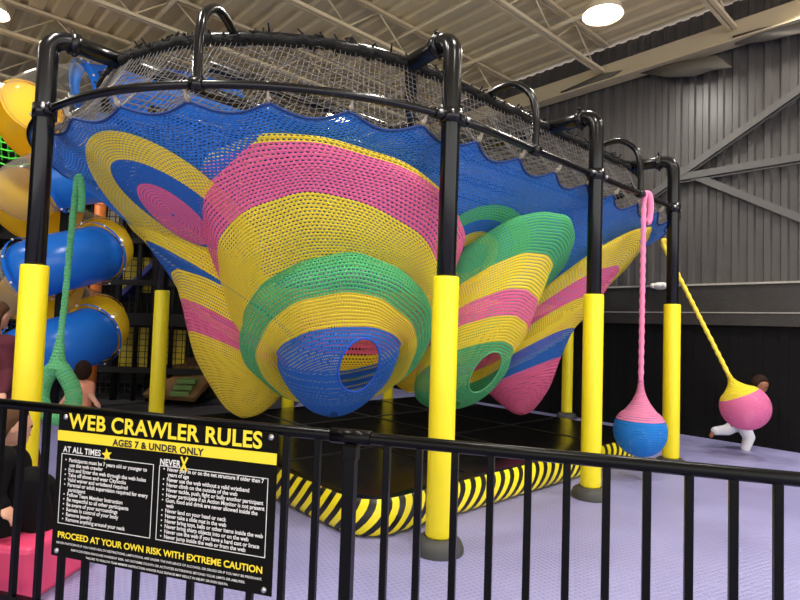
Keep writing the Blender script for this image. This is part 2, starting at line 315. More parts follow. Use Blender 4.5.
for nm, u, d in posts:
    t = t_near(u, d); PT[nm] = t; u, d = stad(t); ui, di = stad(t, .50)
    base = L(u, d); inn = L(ui, di); dr = (inn-base).normalized(); br = .13
    path = [base+EZ*.02, base+EZ*(HT-br)] + [base+EZ*(HT-br)+dr*br*(1-math.cos(a))+EZ*br*math.sin(a) for a in [k*PI/16 for k in range(1, 9)]] + [base+dr*.5+EZ*HT]
    p = child(MB().tube(path, .066, 20), 'post', M['pipe'], frame, frame)
    mb = MB()
    for (z0, z1) in ((.10, 1.84),): mb.lathe([(.06, z0), (.086, z0), (.09, z0+.012), (.09, z1-.012), (.086, z1), (.06, z1)], base, EZ, 28)
    child(mb, 'post_pad', M['pad'], p, frame)
    child(MB().lathe([(.17, .0), (.17, .03), (.15, .075), (.11, .10), (.09, .10)], base, EZ, 28), 'foot_cover', M['foot'], p, frame)
    mb = MB(); c = base+dr*.16+EZ*HT; mb.lathe([(.066, -.03), (.082, -.03), (.082, .03), (.066, .03)], c, dr, 20); mb.tube([c+EZ*.08-dr.cross(EZ)*.03, c+EZ*.11-dr.cross(EZ)*.03], .012, 8); mb.tube([c-EZ*.10+dr.cross(EZ)*.02, c-EZ*.07+dr.cross(EZ)*.02], .014, 8); mb.tube([c-EZ*.02-dr.cross(EZ)*.10, c-EZ*.02-dr.cross(EZ)*.07], .014, 8)
    child(mb, 'elbow_collar', M['pipe'], p, frame)
    mb = MB(); mb.lathe([(.066, -.05), (.08, -.05), (.08, .05), (.066, .05)], base+EZ*HR, EZ, 20)
    tg = (L(*stad(t+.004))-L(*stad(t-.004))).normalized()
    for s_ in (-1, 1): mb.lathe([(.026, .05), (.04, .05), (.04, .14), (.026, .14)], base+EZ*HR, tg*s_, 14)
    child(mb, 'rail_clamp', M['pipe'], p, frame)
    for s_ in (-1, 1): child(MB().ball(base+EZ*HR+tg*s_*.12-dr*.045, .018, 8), 'clamp_bolt', M['steel'], p, frame)
N = 160
child(MB().tube([L(*stad(k/N), HR) for k in range(N)], .028, 12, True), 'ring_rail', M['pipe'], frame, frame)
ringp = []
for k in range(N*2): ringp.append(L(*stad(k/(N*2), .50), HT-.02)+Vector((random.uniform(-.012, .012), random.uniform(-.012, .012), random.uniform(-.015, .015))))
child(MB().tube([L(*stad(k/N, .50), HT) for k in range(N)], .034, 12, True), 'top_ring', M['pipe'], frame, frame)
# hoops from the ring rail up and over to the top ring, midway between posts
names = [p[0] for p in posts]
for i in range(8):
    t0 = PT[names[i]]; t1 = PT[names[(i+1) % 8]]
    if t1 < t0: t1 += 1
    t = t0+(t1-t0)*(.5 if names[i] != 'P1' else .46); a = L(*stad(t)); b = L(*stad(t, .5)); dr = (b-a).normalized()
    pth = crv([a+EZ*(HR+.02), a+EZ*(HR+.28), a+EZ*(HR+.47)+dr*.05, a+EZ*(HR+.60)+dr*.20, a+EZ*(HR+.62)+dr*.36, b+EZ*(HT+.02)], 8)
    h_ = child(MB().tube(pth, .03, 12), 'hoop', M['pipe'], frame, frame)
    child(MB().lathe([(.028, -.04), (.045, -.04), (.045, .04), (.028, .04)], a+EZ*HR, (L(*stad(t+.004))-L(*stad(t-.004))).normalized(), 14), 'hoop_clamp', M['pipe'], h_, frame)
for nm in ('P2', 'P1', 'P3', 'P6', 'P7', 'P8'):   # beams running on from the top ring toward the middle
    u, d = stad(PT[nm], .5); e = Vector((u*.35, DC+(d-DC)*.3, 0)); child(MB().tube([L(u, d, HT), L(e.x, e.y, HT)], .055, 14), 'centre_beam', M['pipe'], frame, frame)
child(MB().tube([L(-2.0, DC, HT), L(2.0, DC, HT)], .06, 14), 'centre_beam', M['pipe'], frame, frame)
for dd in (-.9, .9): child(MB().tube([L(-3.0, DC+dd*.75, HT), L(3.0, DC+dd*.75, HT)], .05, 14), 'centre_beam', M['pipe'], frame, frame)

# ------------------------------------------------------------------ black safety net between top ring and crochet edge
NT = 40                               # number of ties around the ring
def edge(t):
    x = (t*NT) % 1; k = math.sin(PI*x); g = .5+.5*math.sin(2*PI*(t-.02)); return (.07+(.05+.04*g)*k, HR-.075-(.045+.06*g)*k)     # inset, height
mb = MB(); NC = 440; NRW = 15
for j in range(NRW+1):
    f = j/NRW
    for i in range(NC):
        t = (i+j*.2)/NC; ins, hh = edge(t); ins2 = ins+(.50-ins)*f; hz = hh+(HT-hh)*f; sag = .05*math.sin(PI*f)
        mb.v.append(L(*stad(t, ins2+sag), hz)+Vector((random.uniform(-1, 1), random.uniform(-1, 1), random.uniform(-1, 1)))*.002)
for j in range(NRW):
    for i in range(NC): i2 = (i+1) % NC; mb.face([j*NC+i, j*NC+i2, (j+1)*NC+i2, (j+1)*NC+i], 0, None, False)
sn = tag(mb.build('safety_net', M['net']), 'black knotted safety net stretched above the blue edge of the crochet net', 'safety net')
w = sn.modifiers.new('cord', 'WIREFRAME'); w.thickness = .006; w.use_even_offset = False; w.use_replace = True
mb = MB(); st = .16
def chord(u=None, d=None):
    r = RR-.5
    if u is not None:
        e = max(0, abs(u)-A2); w = math.sqrt(max(0, r*r-e*e)); return DC-w, DC+w
    w = A2+math.sqrt(max(0, r*r-(d-DC)**2)); return -w, w
k = -A2-RR+.55
while k < A2+RR-.55: a, b = chord(u=k); mb.bar(L(k, a, HT-.03), L(k, b, HT-.03), .007); k += st
k = DC-RR+.55
while k < DC+RR-.55: a, b = chord(d=k); mb.bar(L(a, k, HT-.03), L(b, k, HT-.03), .007); k += st
rn = child(mb, 'roof_net', M['net'], sn, sn); rn.matrix_parent_inverse = Matrix.Identity(4)
mb = MB(); mb.tube(ringp, .042, 8, True)
for k in range(900):
    q = random.random(); c = L(*stad(q, .50), HT)+Vector((random.uniform(-.03, .03), random.uniform(-.03, .03), random.uniform(-.05, .05))); v_ = Vector((random.gauss(0, 1), random.gauss(0, 1), random.gauss(0, 1))).normalized()*.04
    mb.tube([c-v_, c+v_], .008, 5)
bnd = child(mb, 'binding_rope', M['bind'], sn, sn); bnd.matrix_parent_inverse = Matrix.Identity(4)

# ------------------------------------------------------------------ crochet net
cnet = thing('crochet_climbing_net', 'huge blue, yellow, pink and green crochet net with bulging hanging pockets inside the pipe frame', 'climbing net', L(0, DC))
HS = [(0, 2.87), (.08, 2.68), (.2, 2.34), (.35, 1.95), (.5, 1.68), (.7, 1.48), (1, 1.4)]
def hs(s):
    for (a, ha), (b, hb) in zip(HS, HS[1:]):
        if s <= b: return ha+(hb-ha)*(s-a)/(b-a)
    return HS[-1][1]
mb = MB(); NA, NS = 416, 70
cu, cd = CU, DC; V2 = {}
for j in range(NS+1):
    s_ = (j/NS)**1.15
    for i in range(NA):
        t = i/NA; ins, hh = edge(t); u, d = stad(t, ins); fall = max(0, 1-s_/.14)
        ue, de = stad(t, .07); u = u*fall+ue*(1-fall); d = d*fall+de*(1-fall); h = hs(s_)+(hh-2.87)*fall
        kk = 1-.06*math.sin(3*2*PI*t)*s_
        mb.v.append(L(cu+(u-cu)*(1-s_*kk), cd+(d-cd)*(1-s_*kk), h))
for j in range(NS):
    for i in range(NA):
        i2 = (i+1) % NA; s_ = ((j+.5)/NS)**1.15; mi = B_ if s_ < .44 else Y_
        mb.face([j*NA+i, j*NA+i2, (j+1)*NA+i2, (j+1)*NA+i], mi, [(i*1.3, j*1.9), ((i+1)*1.3, j*1.9), ((i+1)*1.3, (j+1)*1.9), (i*1.3, (j+1)*1.9)])
bowl = child(mb, 'outer_web', NETM, cnet, cnet)
bvh = BVHTree.FromPolygons([tuple(v) for v in mb.v], mb.f)
mb = MB(); mb.tube([mb_v for mb_v in [L(*stad(i/NA, edge(i/NA)[0]), edge(i/NA)[1]) for i in range(NA)]], .010, 8, True); child(mb, 'edge_cord', rE, cnet, cnet)
for k in range(NT):
    t = k/NT; ins, hh = edge(t); a = L(*stad(t), HR); b = L(*stad(t, ins), hh); mid = (a+b)/2-EZ*.01; sd = (L(*stad(t+.003))-a).normalized()*.018
    mb = MB(); mb.tube([b+sd*.2, mid+sd, a+sd+EZ*.03, a+(a-b).normalized()*.03, a-sd+EZ*.0, mid-sd*.7, b-sd*.2], .008, 6); mb.ball(b+(a-b)*.25, .016, 8); child(mb, 'tie_rope', M['rope'], cnet, cnet)

def cr1(vals, n):
    out = []; N_ = len(vals)
    for i in range(N_-1):
        a, b, c, d = vals[max(i-1, 0)], vals[i], vals[i+1], vals[min(i+2, N_-1)]
        for k in range(n):
            t = k/n; out.append(.5*((2*b)+(c-a)*t+(2*a-5*b+4*c-d)*t*t+(3*b-a-3*c+d)*t**3))
    out.append(vals[-1]); return out
def pocket(name, rings, cols, hole=None, n=12, nphi=180, seed=0, rim=None, stitches=170):
    """rings: (left px, right px, top px, depth of centre, depth of top) -> a bag lofted through 3-D ellipses"""
    Ms, As, Bs = [], [], []
    for (l, r, t, zc, zt) in rings:
        a, b = at(*l, zc), at(*r, zc); m_ = (a+b)/2; Ms.append(m_); As.append((b-a)/2); Bs.append(at(*t, zt)-m_)
    Ms, As, Bs = cr1(Ms, n), cr1(As, n), cr1(Bs, n); K = len(Ms); mb = MB()
    for j in range(K):
        for i in range(nphi):
            a = 2*PI*i/nphi; w_ = 1+.010*math.sin(7*a+seed+j*.05)+.006*math.sin(13*a+2*seed-j*.08)
            mb.v.append(Ms[j]+(As[j]*math.cos(a)+Bs[j]*math.sin(a))*w_)
    acc = 0
    faces = []
    for j in range(K-1):
        i0 = nphi//4; dl = (mb.v[(j+1)*nphi+i0]-mb.v[j*nphi+i0]).length; dl = max(dl, .5*(mb.v[(j+1)*nphi+i0*2]-mb.v[j*nphi+i0*2]).length); a2 = acc+dl*38
        ci = cols[min(j//n, len(cols)-1)]
        for i in range(nphi):
            i2 = (i+1) % nphi; faces.append(([j*nphi+i, j*nphi+i2, (j+1)*nphi+i2, (j+1)*nphi+i], ci, [(i/nphi*stitches, acc), ((i+1)/nphi*stitches, acc), ((i+1)/nphi*stitches, a2), (i/nphi*stitches, a2)]))
        acc = a2
    rimpts = None
    if hole:
        cx, cy, ha, hb, ang, depth = hole; bv = BVHTree.FromPolygons([tuple(v) for v in mb.v], [f[0] for f in faces]); ca, sa = math.cos(ang), math.sin(ang); rimpts = []
        for k in range(48):
            q = 2*PI*k/48; x = cx+ha*math.cos(q)*ca-hb*math.sin(q)*sa; y = cy+ha*math.cos(q)*sa+hb*math.sin(q)*ca
            h_ = bv.ray_cast(EYE, ray(x, y).normalized())[0]
            if h_: rimpts.append(h_)
        keep = []
        for f in faces:
            c = sum((mb.v[i] for i in f[0]), Vector())/4; x, y = proj(c); dx, dy = x-cx, y-cy; e = ((dx*ca+dy*sa)/ha)**2+((-dx*sa+dy*ca)/hb)**2
            if e < 1 and c.y < depth: continue
            keep.append(f)
        faces = keep
    for f in faces: mb.face(*f)
    o = child(mb, name, NETM, cnet, cnet)
    if rimpts and rim: child(MB().tube(rimpts, .009, 8, True), 'opening_rim', rim, o, cnet)
    return o
pocket('centre_pocket', [
  ((250, 198), (420, 222), (322, 154), 5.0, 4.0),
  ((213, 192), (450, 226), (318, 137), 4.75, 3.60),
  ((207, 203), (458, 236), (320, 144), 4.75, 3.58),
  ((203, 232), (462, 250), (325, 164), 4.72, 3.62),
  ((222, 285), (444, 296), (318, 194), 4.66, 3.72),
  ((230, 312), (436, 312), (322, 228), 4.66, 3.84),
  ((244, 335), (426, 322), (326, 266), 4.66, 4.02),
  ((245, 345), (428, 326), (332, 254), 4.52, 3.76),
  ((242, 355), (431, 338), (334, 272), 4.45, 3.68),
  ((258, 365), (416, 352), (335, 293), 4.42, 3.70),
  ((268, 362), (408, 352), (337, 312), 4.38, 3.76),
  ((277, 356), (399, 348), (342, 327), 4.35, 3.80),
  ((279, 371), (396, 363), (340, 338), 4.35, 3.78),
  ((289, 388), (387, 380), (338, 358), 4.33, 3.84),
  ((308, 406), (363, 401), (334, 390), 4.32, 4.06),
  ((330, 415), (338, 414), (333, 412), 4.32, 4.28)],
  [Y_, Y_, P_, P_, Y_, Y_, G_, G_, G_, Y_, Y_, B_, B_, B_, B_], hole=(359, 365, 28, 19, -1.15, 4.45), rim=rB, seed=1, n=10)
pocket('left_pocket', [
  ((124, 214), (300, 320), (222, 246), 5.25, 4.75),
  ((147, 245), (296, 338), (214, 277), 5.3, 4.72),
  ((173, 281), (292, 345), (222, 286), 5.3, 4.72),
  ((183, 304), (288, 362), (222, 316), 5.25, 4.75),
  ((190, 335), (286, 378), (226, 344), 5.2, 4.8),
  ((197, 360), (284, 390), (234, 368), 5.2, 4.85),
  ((212, 388), (277, 400), (242, 388), 5.2, 4.95),
  ((226, 408), (262, 412), (243, 406), 5.2, 5.08),
  ((240, 417), (248, 417), (244, 416), 5.2, 5.18)],
  [Y_, B_, Y_, P_, Y_, Y_, Y_, Y_], seed=2, n=10)
pocket('right_pocket', [
  ((440, 290), (560, 240), (512, 222), 5.5, 4.9),
  ((432, 300), (572, 246), (514, 219), 5.15, 4.55),
  ((428, 312), (568, 258), (512, 236), 5.15, 4.52),
  ((424, 328), (547, 280), (506, 259), 5.15, 4.52),
  ((422, 340), (540, 298), (500, 276), 5.12, 4.52),
  ((420, 350), (533, 316), (494, 293), 5.10, 4.52),
  ((418, 362), (524, 338), (486, 318), 5.08, 4.55),
  ((415, 380), (510, 358), (478, 344), 5.05, 4.60),
  ((416, 392), (504, 376), (470, 362), 5.05, 4.66),
  ((428, 402), (487, 393), (462, 384), 5.05, 4.78),
  ((445, 406), (460, 404), (452, 402), 5.05, 4.98)],
  [G_, G_, G_, Y_, Y_, P_, Y_, G_, G_, G_], hole=(485, 372, 24, 11.5, -.95, 5.15), rim=rG, seed=3, n=10)
pocket('far_pocket', [
  ((505, 345), (640, 250), (588, 262), 7.3, 6.5),
  ((495, 342), (646, 243), (590, 254), 6.7, 5.82),
  ((490, 352), (616, 276), (568, 286), 6.45, 5.85),
  ((486, 366), (599, 301), (550, 313), 6.35, 5.88),
  ((484, 376), (573, 331), (536, 342), 6.3, 5.92),
  ((484, 388), (561, 357), (524, 370), 6.3, 5.96),
  ((494, 398), (550, 386), (522, 386), 6.3, 6.05),
  ((508, 409), (536, 406), (521, 402), 6.3, 6.16),
  ((518, 414), (524, 414), (521, 413), 6.3, 6.27)],
  [Y_, Y_, P_, Y_, B_, P_, P_, P_], seed=4, n=10)
pocket('rear_pocket', [
  ((340, 320), (470, 315), (405, 290), 6.6, 6.0),
  ((360, 345), (450, 342), (406, 328), 6.4, 5.9),
  ((375, 364), (440, 362), (408, 352), 6.3, 5.95),
  ((396, 384), (428, 384), (411, 378), 6.3, 6.1),
  ((408, 392), (414, 392), (411, 391), 6.3, 6.26)],
  [Y_, P_, Y_, Y_], seed=5, n=10)
def patch(name, ells, cols, bulge, n=8, nphi=120, miss=4.2, st=100):
    """flat rings crocheted into the outer web: px ellipses (centre, long end, short end) laid on the web surface"""
    C_ = [Vector((c[0], c[1], 0)) for c, a, b in ells]; A_ = [Vector((a[0]-c[0], a[1]-c[1], 0)) for c, a, b in ells]; B2 = [Vector((b[0]-c[0], b[1]-c[1], 0)) for c, a, b in ells]
    C_, A_, B2 = cr1(C_, n), cr1(A_, n), cr1(B2, n); K = len(C_); mb = MB(); bad = set()
    for j in range(K):
        for i in range(nphi):
            a = 2*PI*i/nphi; p = C_[j]+A_[j]*math.cos(a)+B2[j]*math.sin(a); r_ = ray(p.x, p.y).normalized()
            h_, nrm, _, _ = bvh.ray_cast(EYE, r_)
            if h_ is None or h_.y > 7.2: bad.add(len(mb.v)); h_ = at(p.x, p.y, miss)
            f = j/(K-1); mb.v.append(h_-r_*(.035+bulge*math.sin(PI/2*f)))
    for j in range(K-1):
        for i in range(nphi):
            i2 = (i+1) % nphi; q = [j*nphi+i, j*nphi+i2, (j+1)*nphi+i2, (j+1)*nphi+i]
            if any(k in bad for k in q): continue
            mb.face(q, cols[min(j//n, len(cols)-1)], [(i/nphi*st, j*1.3), ((i+1)/nphi*st, j*1.3), ((i+1)/nphi*st, j*1.3+1.3), (i/nphi*st, j*1.3+1.3)])
    return child(mb, name, NETM, cnet, cnet)
patch('ringed_patch', [((174, 205), (86, 146), (184, 160)), ((174, 205), (111, 166), (180, 182)), ((174, 214), (137, 187), (180, 199)), ((173, 215), (171, 214), (173, 214))], [Y_, B_, P_], .05, n=9)
patch('ringed_patch', [((478, 255), (528, 226), (462, 214)), ((475, 257), (512, 236), (464, 226)), ((472, 258), (497, 243), (465, 236)), ((470, 258), (488, 249), (466, 246)), ((470, 258), (471, 257), (470, 257))], [G_, B_, Y_, T_], .03, n=5)

# ------------------------------------------------------------------ landing mat
lm = thing('landing_mat', 'black inflatable landing mat with yellow and black striped sides below the net', 'mat', L(0, DC))
def rrect(u0_, u1_, d0_, d1_, r, n=10):
    pts = []
    for cx, cy, a0 in ((u1_-r, d0_+r, -PI/2), (u1_-r, d1_-r, 0), (u0_+r, d1_-r, PI/2), (u0_+r, d0_+r, PI)):
        for k in range(n+1): a = a0+PI/2*k/n; pts.append((cx+r*math.cos(a), cy+r*math.sin(a)))
    out = []
    for i, p in enumerate(pts):
        q = pts[(i+1) % len(pts)]; dl = math.hypot(q[0]-p[0], q[1]-p[1]); m_ = max(1, int(dl/.08))
        for k in range(m_): out.append((p[0]+(q[0]-p[0])*k/m_, p[1]+(q[1]-p[1])*k/m_))
    return out
prof = [(.06, .0), (.022, .02), (.006, .045), (0, .08), (0, .12), (.004, .16), (.014, .20), (.03, .235), (.05, .26)]
mb = MB(); rr = [rrect(-2.33+i, 2.33-i, .37+i, 4.43-i, .32-i*.5) for i, h in prof]; n_ = len(rr[0]); n_ = min(len(q) for q in rr)
base_r = rrect(-2.33, 2.33, .37, 4.43, .32); n_ = len(base_r); acc = [0]
for i in range(n_): a, b = base_r[i], base_r[(i+1) % n_]; acc.append(acc[-1]+math.hypot(a[0]-b[0], a[1]-b[1]))
nrm = []
for i in range(n_):
    a, b = base_r[i-1], base_r[(i+1) % n_]; tx, ty = b[0]-a[0], b[1]-a[1]; l_ = math.hypot(tx, ty); nrm.append((ty/l_, -tx/l_))
for (ii, h) in prof:
    for i in range(n_): mb.v.append(L(base_r[i][0]-nrm[i][0]*ii, base_r[i][1]-nrm[i][1]*ii, h+.003))
for j in range(len(prof)-1):
    for i in range(n_):
        i2 = (i+1) % n_; v0, v1 = prof[j][1]/.26, prof[j+1][1]/.26
        bend = lambda v: -((1-v)**1.7)*.45
        mb.face([j*n_+i, j*n_+i2, (j+1)*n_+i2, (j+1)*n_+i], 0, [(acc[i], -bend(v0)), (acc[i+1], -bend(v0)), (acc[i+1], -bend(v1)), (acc[i], -bend(v1))])
child(mb, 'striped_side', M['stripe'], lm, lm)
mb = MB(); rings_ = [(.048, .262), (.06, .272), (.10, .278), (.3, .280), (.8, .280)]
for (ii, h) in rings_:
    for i in range(n_): mb.v.append(L(base_r[i][0]*(1-ii/2.3)+0, DC+(base_r[i][1]-DC)*(1-ii/2.03), h))
for j in range(len(rings_)-1):
    for i in range(n_): i2 = (i+1) % n_; mb.face([j*n_+i, j*n_+i2, (j+1)*n_+i2, (j+1)*n_+i])
mb.face([(len(rings_)-1)*n_+i for i in range(n_)])
child(mb, 'mat_top', M['matt'], lm, lm)
mb = MB()
for u in (-1.1, 0, 1.1): mb.bar(L(u, .55, .2825), L(u, 4.3, .2825), .03, .006)
for d in (1.7, 3.1): mb.bar(L(-2.1, d, .2825), L(2.1, d, .2825), .03, .006)
child(mb, 'seam_tape', M['seam'], lm, lm)

# ------------------------------------------------------------------ crochet balls on ropes, green loop
def lathe_path(pts, rad, nseg, mis, n=36, uvs=(50, 33)):
    mb = MB(); mb.tube(pts, rad, n, False, 0, True, uvs); return mb
def ball_swing(top, cen, R, cr, cb, label, rope_m, body_m, split, nk=1.95):
    top = Vector(top); cen = Vector(cen); ax = (cen-top).normalized(); o = thing('crochet_ball_swing', label, 'ball swing', top, 'crochet balls hung on ropes')
    Lr = (cen-top).length; xs = []
    # rope: twisted cord with slight lumps
    pts = [top+ax*(Lr-(nk-.05)*R-.01)*k/60 for k in range(61)]; child(MB().tube(pts, [.027+.004*math.sin(k*1.9) for k in range(61)], 10, uv=(5, 40)), 'rope', rope_m, o, o)
    side = ax.cross(Vector((0, 1, 0))).normalized()
    lp = crv([top+ax*.02, top-ax*.05+side*.02, top-ax*.03+side*.06, top+ax*.10+side*.075, top+ax*.24+side*.06, top+ax*.26+side*.035], 6)
    child(MB().tube(lp, .03, 10), 'rope_knot', rope_m, o, o)
    prof = []
    for k in range(15): f = k/14; prof.append((.028+(R*.62-.028)*(f**2.1), -R*nk+f*(R*nk-R*.76)))
    for k in range(1, 31): a = math.acos(.76)+(PI-math.acos(.76))*k/30; prof.append((R*math.sin(a) if k < 30 else 0, -R*math.cos(a)))
    i_s = next(i for i, p in enumerate(prof) if p[1] > split*R)
    child(MB().lathe(prof[:i_s+1], cen, ax, 48, uv=(58, 38)), 'ball_neck', cr, o, o); child(MB().lathe(prof[i_s:], cen, ax, 48, uv=(58, 38)), 'ball', cb, o, o)
    return o
PB = yarn('pink ball yarn', S(240, 142, 182), .13); BB = yarn('blue ball yarn', S(40, 134, 220), .13); YB = yarn('yellow ball yarn', S(255, 228, 60), .13); PB2 = yarn('rose ball yarn', S(236, 122, 172), .13)
lining = mat('ball lining', S(70, 70, 90), .9)
t_ = PT['P3']+(PT['P4']-PT['P3'])*.55; q = L(*stad(t_), HR-.03)
ball_swing(q, at(640, 431, q.y-.02), .262, PB, BB, 'pink and blue crochet ball hanging straight down on a pink rope between two posts', rP, None, -.45)
q = at(663, 245, 7.35); ball_swing(q, at(745, 407, 7.0), .285, YB, PB2, 'yellow and pink crochet ball swung out to the right in front of the running child', rY, None, -.60, 1.5)
# green loop
top = at(77, 180, 4.6); o = thing('crochet_loop_swing', 'green crochet loop swing with a teardrop opening hanging by the left post', 'loop swing', top)
lp = [at(x, y, 4.6) for x, y in ((61, 345), (57, 366), (46, 378), (41, 393), (43, 407), (54, 417), (65, 416), (73, 405), (73, 390), (66, 376), (60, 367))]
pts = crv([lp[i] for i in range(1, 11)], 8, True); GL = yarn('green loop yarn', S(104, 190, 130), .13)
child(MB().tube(pts, .064, 24, True, uv=(22, 36)), 'loop', GL, o, o)
rp = crv([at(77, 182, 4.6), at(71, 235, 4.6), at(66, 290, 4.6), at(62, 325, 4.6), at(59, 350, 4.6), at(57, 368, 4.6)], 10)
child(MB().tube(rp, [.025+.002*math.sin(k*2) if k < 32 else .025+.058*((k-31)/19)**1.6 for k in range(len(rp))], 14, uv=(10, 36)), 'rope', GL, o, o)
child(MB().tube(crv([at(76, 196, 4.58), at(77, 180, 4.56), at(80, 178, 4.55), at(82, 195, 4.55), at(81, 212, 4.55)], 8), .027, 12, uv=(10, 36)), 'rope_knot', GL, o, o)

# ------------------------------------------------------------------ spiral slide
sc0 = Vector((at(62, 268, 7.7).x, 7.7, 0)); RH, RT_ = .50, .385
sl = thing('spiral_tube_slide', 'spiral tube slide of blue, yellow and clear plastic sections behind the left post', 'slide', sc0)
h_front = at(62, 268, 7.08).z; PITCHS = 1.12
def sp(deg, off=0):   # deg: accumulated clockwise angle, 0 = front of the middle blue section
    a = math.radians(-90-deg); return sc0+Vector((math.cos(a)*RH, math.sin(a)*RH, h_front-PITCHS*deg/360))
segs = [(-800, -765, 'blue'), (-765, -690, 'clear'), (-690, -600, 'yel'), (-600, -540, 'clear'), (-540, -445, 'yel'),
        (-445, -372, 'blue'), (-372, -320, 'clear'), (-320, -200, 'yel'), (-200, -145, 'clear'), (-145, -85, 'yel')]
for turn in (0, 1):
    b = 360*turn
    segs += [(b-85, b+12, 'blue'), (b+12, b+90, 'clear'), (b+90, b+165, 'yel'), (b+165, b+215, 'clear'), (b+215, b+275, 'yel')]
for a, b, mt in segs:
    if b > 450: continue
    if mt == 'clear' and 0 < (a % 360) < 110: pass
    pts = [sp(a+(b-a)*k/14) for k in range(15)]
    se = child(MB().tube(pts, RT_, 32, caps=False), 'tube_section', M[mt], sl, sl)
    for e, e2 in ((a+1, a+5), (b-5, b-1)):
        fl = child(MB().tube([sp(e), sp((e+e2)/2), sp(e2)], RT_+(.055 if mt == 'blue' else .025), 32, caps=False), 'flange', M[mt], se, sl)
        mbb = MB(); c = sp((e+e2)/2); tg = (sp(e2)-sp(e)).normalized(); x = tg.cross(EZ).normalized(); y = tg.cross(x)
        for k in range(8):
            g = 2*PI*k/8+.3; mbb.ball(c+(x*math.cos(g)+y*math.sin(g))*(RT_+.055), .017, 6)
# flange discs give the joints their rim faces
        for k in range(1): pass
        child(mbb, 'bolt', M['lamp'], fl, sl) if mt == 'blue' else None
pts = crv([sp(-800), sp(-800)+Vector((.35, .1, .06)), sp(-800)+Vector((.9, .35, .12)), sp(-800)+Vector((1.6, .8, .16))], 6)
child(MB().tube(pts, RT_, 28, caps=False), 'tube_section', M['blue'], sl, sl)
child(MB().tube([sc0, sc0+EZ*4.6], .06, 12), 'support_pole', M['dark'], sl, sl)

# ------------------------------------------------------------------ play structure behind
ps0 = Vector((-6.5, 10.0, 0)); ps = thing('play_structure', 'tall black netted play structure with yellow panels behind the tube slide', 'play structure', ps0)
PY = 9.9
def pz(x, y=320, Y=PY): return at(x, y, Y)
for x in (-8, 40, 117, 137, 153, 172, 205, 232):
    c = pz(x); child(MB().tube([Vector((c.x, PY, 0)), Vector((c.x, PY, 4.7))], .06 if x not in (137, 172) else .04, 12), 'post', M['dark'], ps, ps)
for x in (-40, 20, 90, 150, 200):
    c = at(x, 320, 12.2); child(MB().tube([Vector((c.x, 12.2, 0)), Vector((c.x, 12.2, 4.7))], .06, 12), 'post', M['dark'], ps, ps)
xl, xr = pz(-60).x, pz(235).x
for h in (.55, 1.45, 2.1, 2.85, 4.1, 4.65): child(MB().bar((xl, PY-.02, h), (xr, PY-.02, h), .09, .10 if h != 1.45 else .22), 'beam', M['dark'], ps, ps)
for h in (1.42, 2.85, 4.1): child(MB().box(((xl+xr)/2, 11.1, h), ((xr-xl)/2, 0, 0), (0, 1.1, 0), (0, 0, .06)), 'platform', M['dark'], ps, ps, .02)
for (x0, x1, y0, y1, mt) in ((121, 160, 258, 292, 'ypanel'), (112, 160, 328, 366, 'ypanel'), (160, 186, 330, 364, 'ypanel'), (107, 127, 208, 240, 'bnet'), (-10, 20, 150, 240, 'dnet'), (150, 205, 215, 275, 'dnet')):
    a, b = at(x0, y1, 10.3), at(x1, y0, 10.3); child(MB().box(((a.x+b.x)/2, 10.3, (a.z+b.z)/2), ((b.x-a.x)/2, 0, 0), (0, .03, 0), (0, 0, (b.z-a.z)/2)), 'panel', M[mt], ps, ps, .015)
a, b = at(122, 300, 10.15), at(162, 262, 10.15); child(MB().bar(a, b, .5, .10), 'ramp', M['dblue'], ps, ps, .02)
a, b = at(168, 398, 9.4), at(206, 360, 10.4); child(MB().bar(a, b, 1.0, .10), 'ramp', M['brown'], ps, ps, .02)
for k in range(3): c = at(186+k*3, 392-k*6, 9.6+k*.1); child(MB().box(c, (.16, 0, 0), (0, .3, 0), (0, 0, .04)), 'step', M['gpad'], ps, ps, .01)
def netpanel(x0, x1, h0, h1, Y, st, m_, r=.006):
    mb = MB(); x = x0
    while x <= x1+1e-6: mb.bar((x, Y, h0), (x, Y, h1), r*2); x += st
    h = h0
    while h <= h1+1e-6: mb.bar((x0, Y, h), (x1, Y, h), r*2); h += st
    return child(mb, 'net_panel', m_, ps, ps)
netpanel(xl, xr, .1, 4.6, 10.0, .11, M['dnet']); netpanel(xl, xr, .1, 4.6, 12.15, .11, M['dnet'])
child(MB().box(((xl+xr)/2, 12.4, 2.2), ((xr-xl)/2, 0, 0), (0, .03, 0), (0, 0, 2.2)), 'back_panel', M['dnet'], ps, ps)
c = at(100, 215, 9.0); tag(MB().tube([Vector((c.x, 9.0, 0)), Vector((c.x, 9.0, 3.35))], .085, 16).build('padded_post', M['orange']), 'orange padded post rising behind the blue slide tube', 'post')
# green rope net by the top of the slide
gn = thing('rope_net', 'lime green rope net and rail at the left edge beside the slide top', 'net', at(0, 110, 8.8)*1.0)
for k in range(10):
    a, b = at(-6, 98+k*7, 8.8), at(30, 92+k*8, 8.8); child(MB().tube(crv([a, (a+b)/2-EZ*.06, b], 5), .014, 6), 'cord', M['grn'], gn, gn)
for k in range(6): child(MB().tube([at(-2+k*7, 90, 8.8), at(2+k*7, 160, 8.8)], .012, 6), 'cord', M['grn'], gn, gn)
child(MB().tube([at(-10, 84, 8.8), at(20, 92, 8.8)], .07, 10), 'rail', M['lamp'], gn, gn)

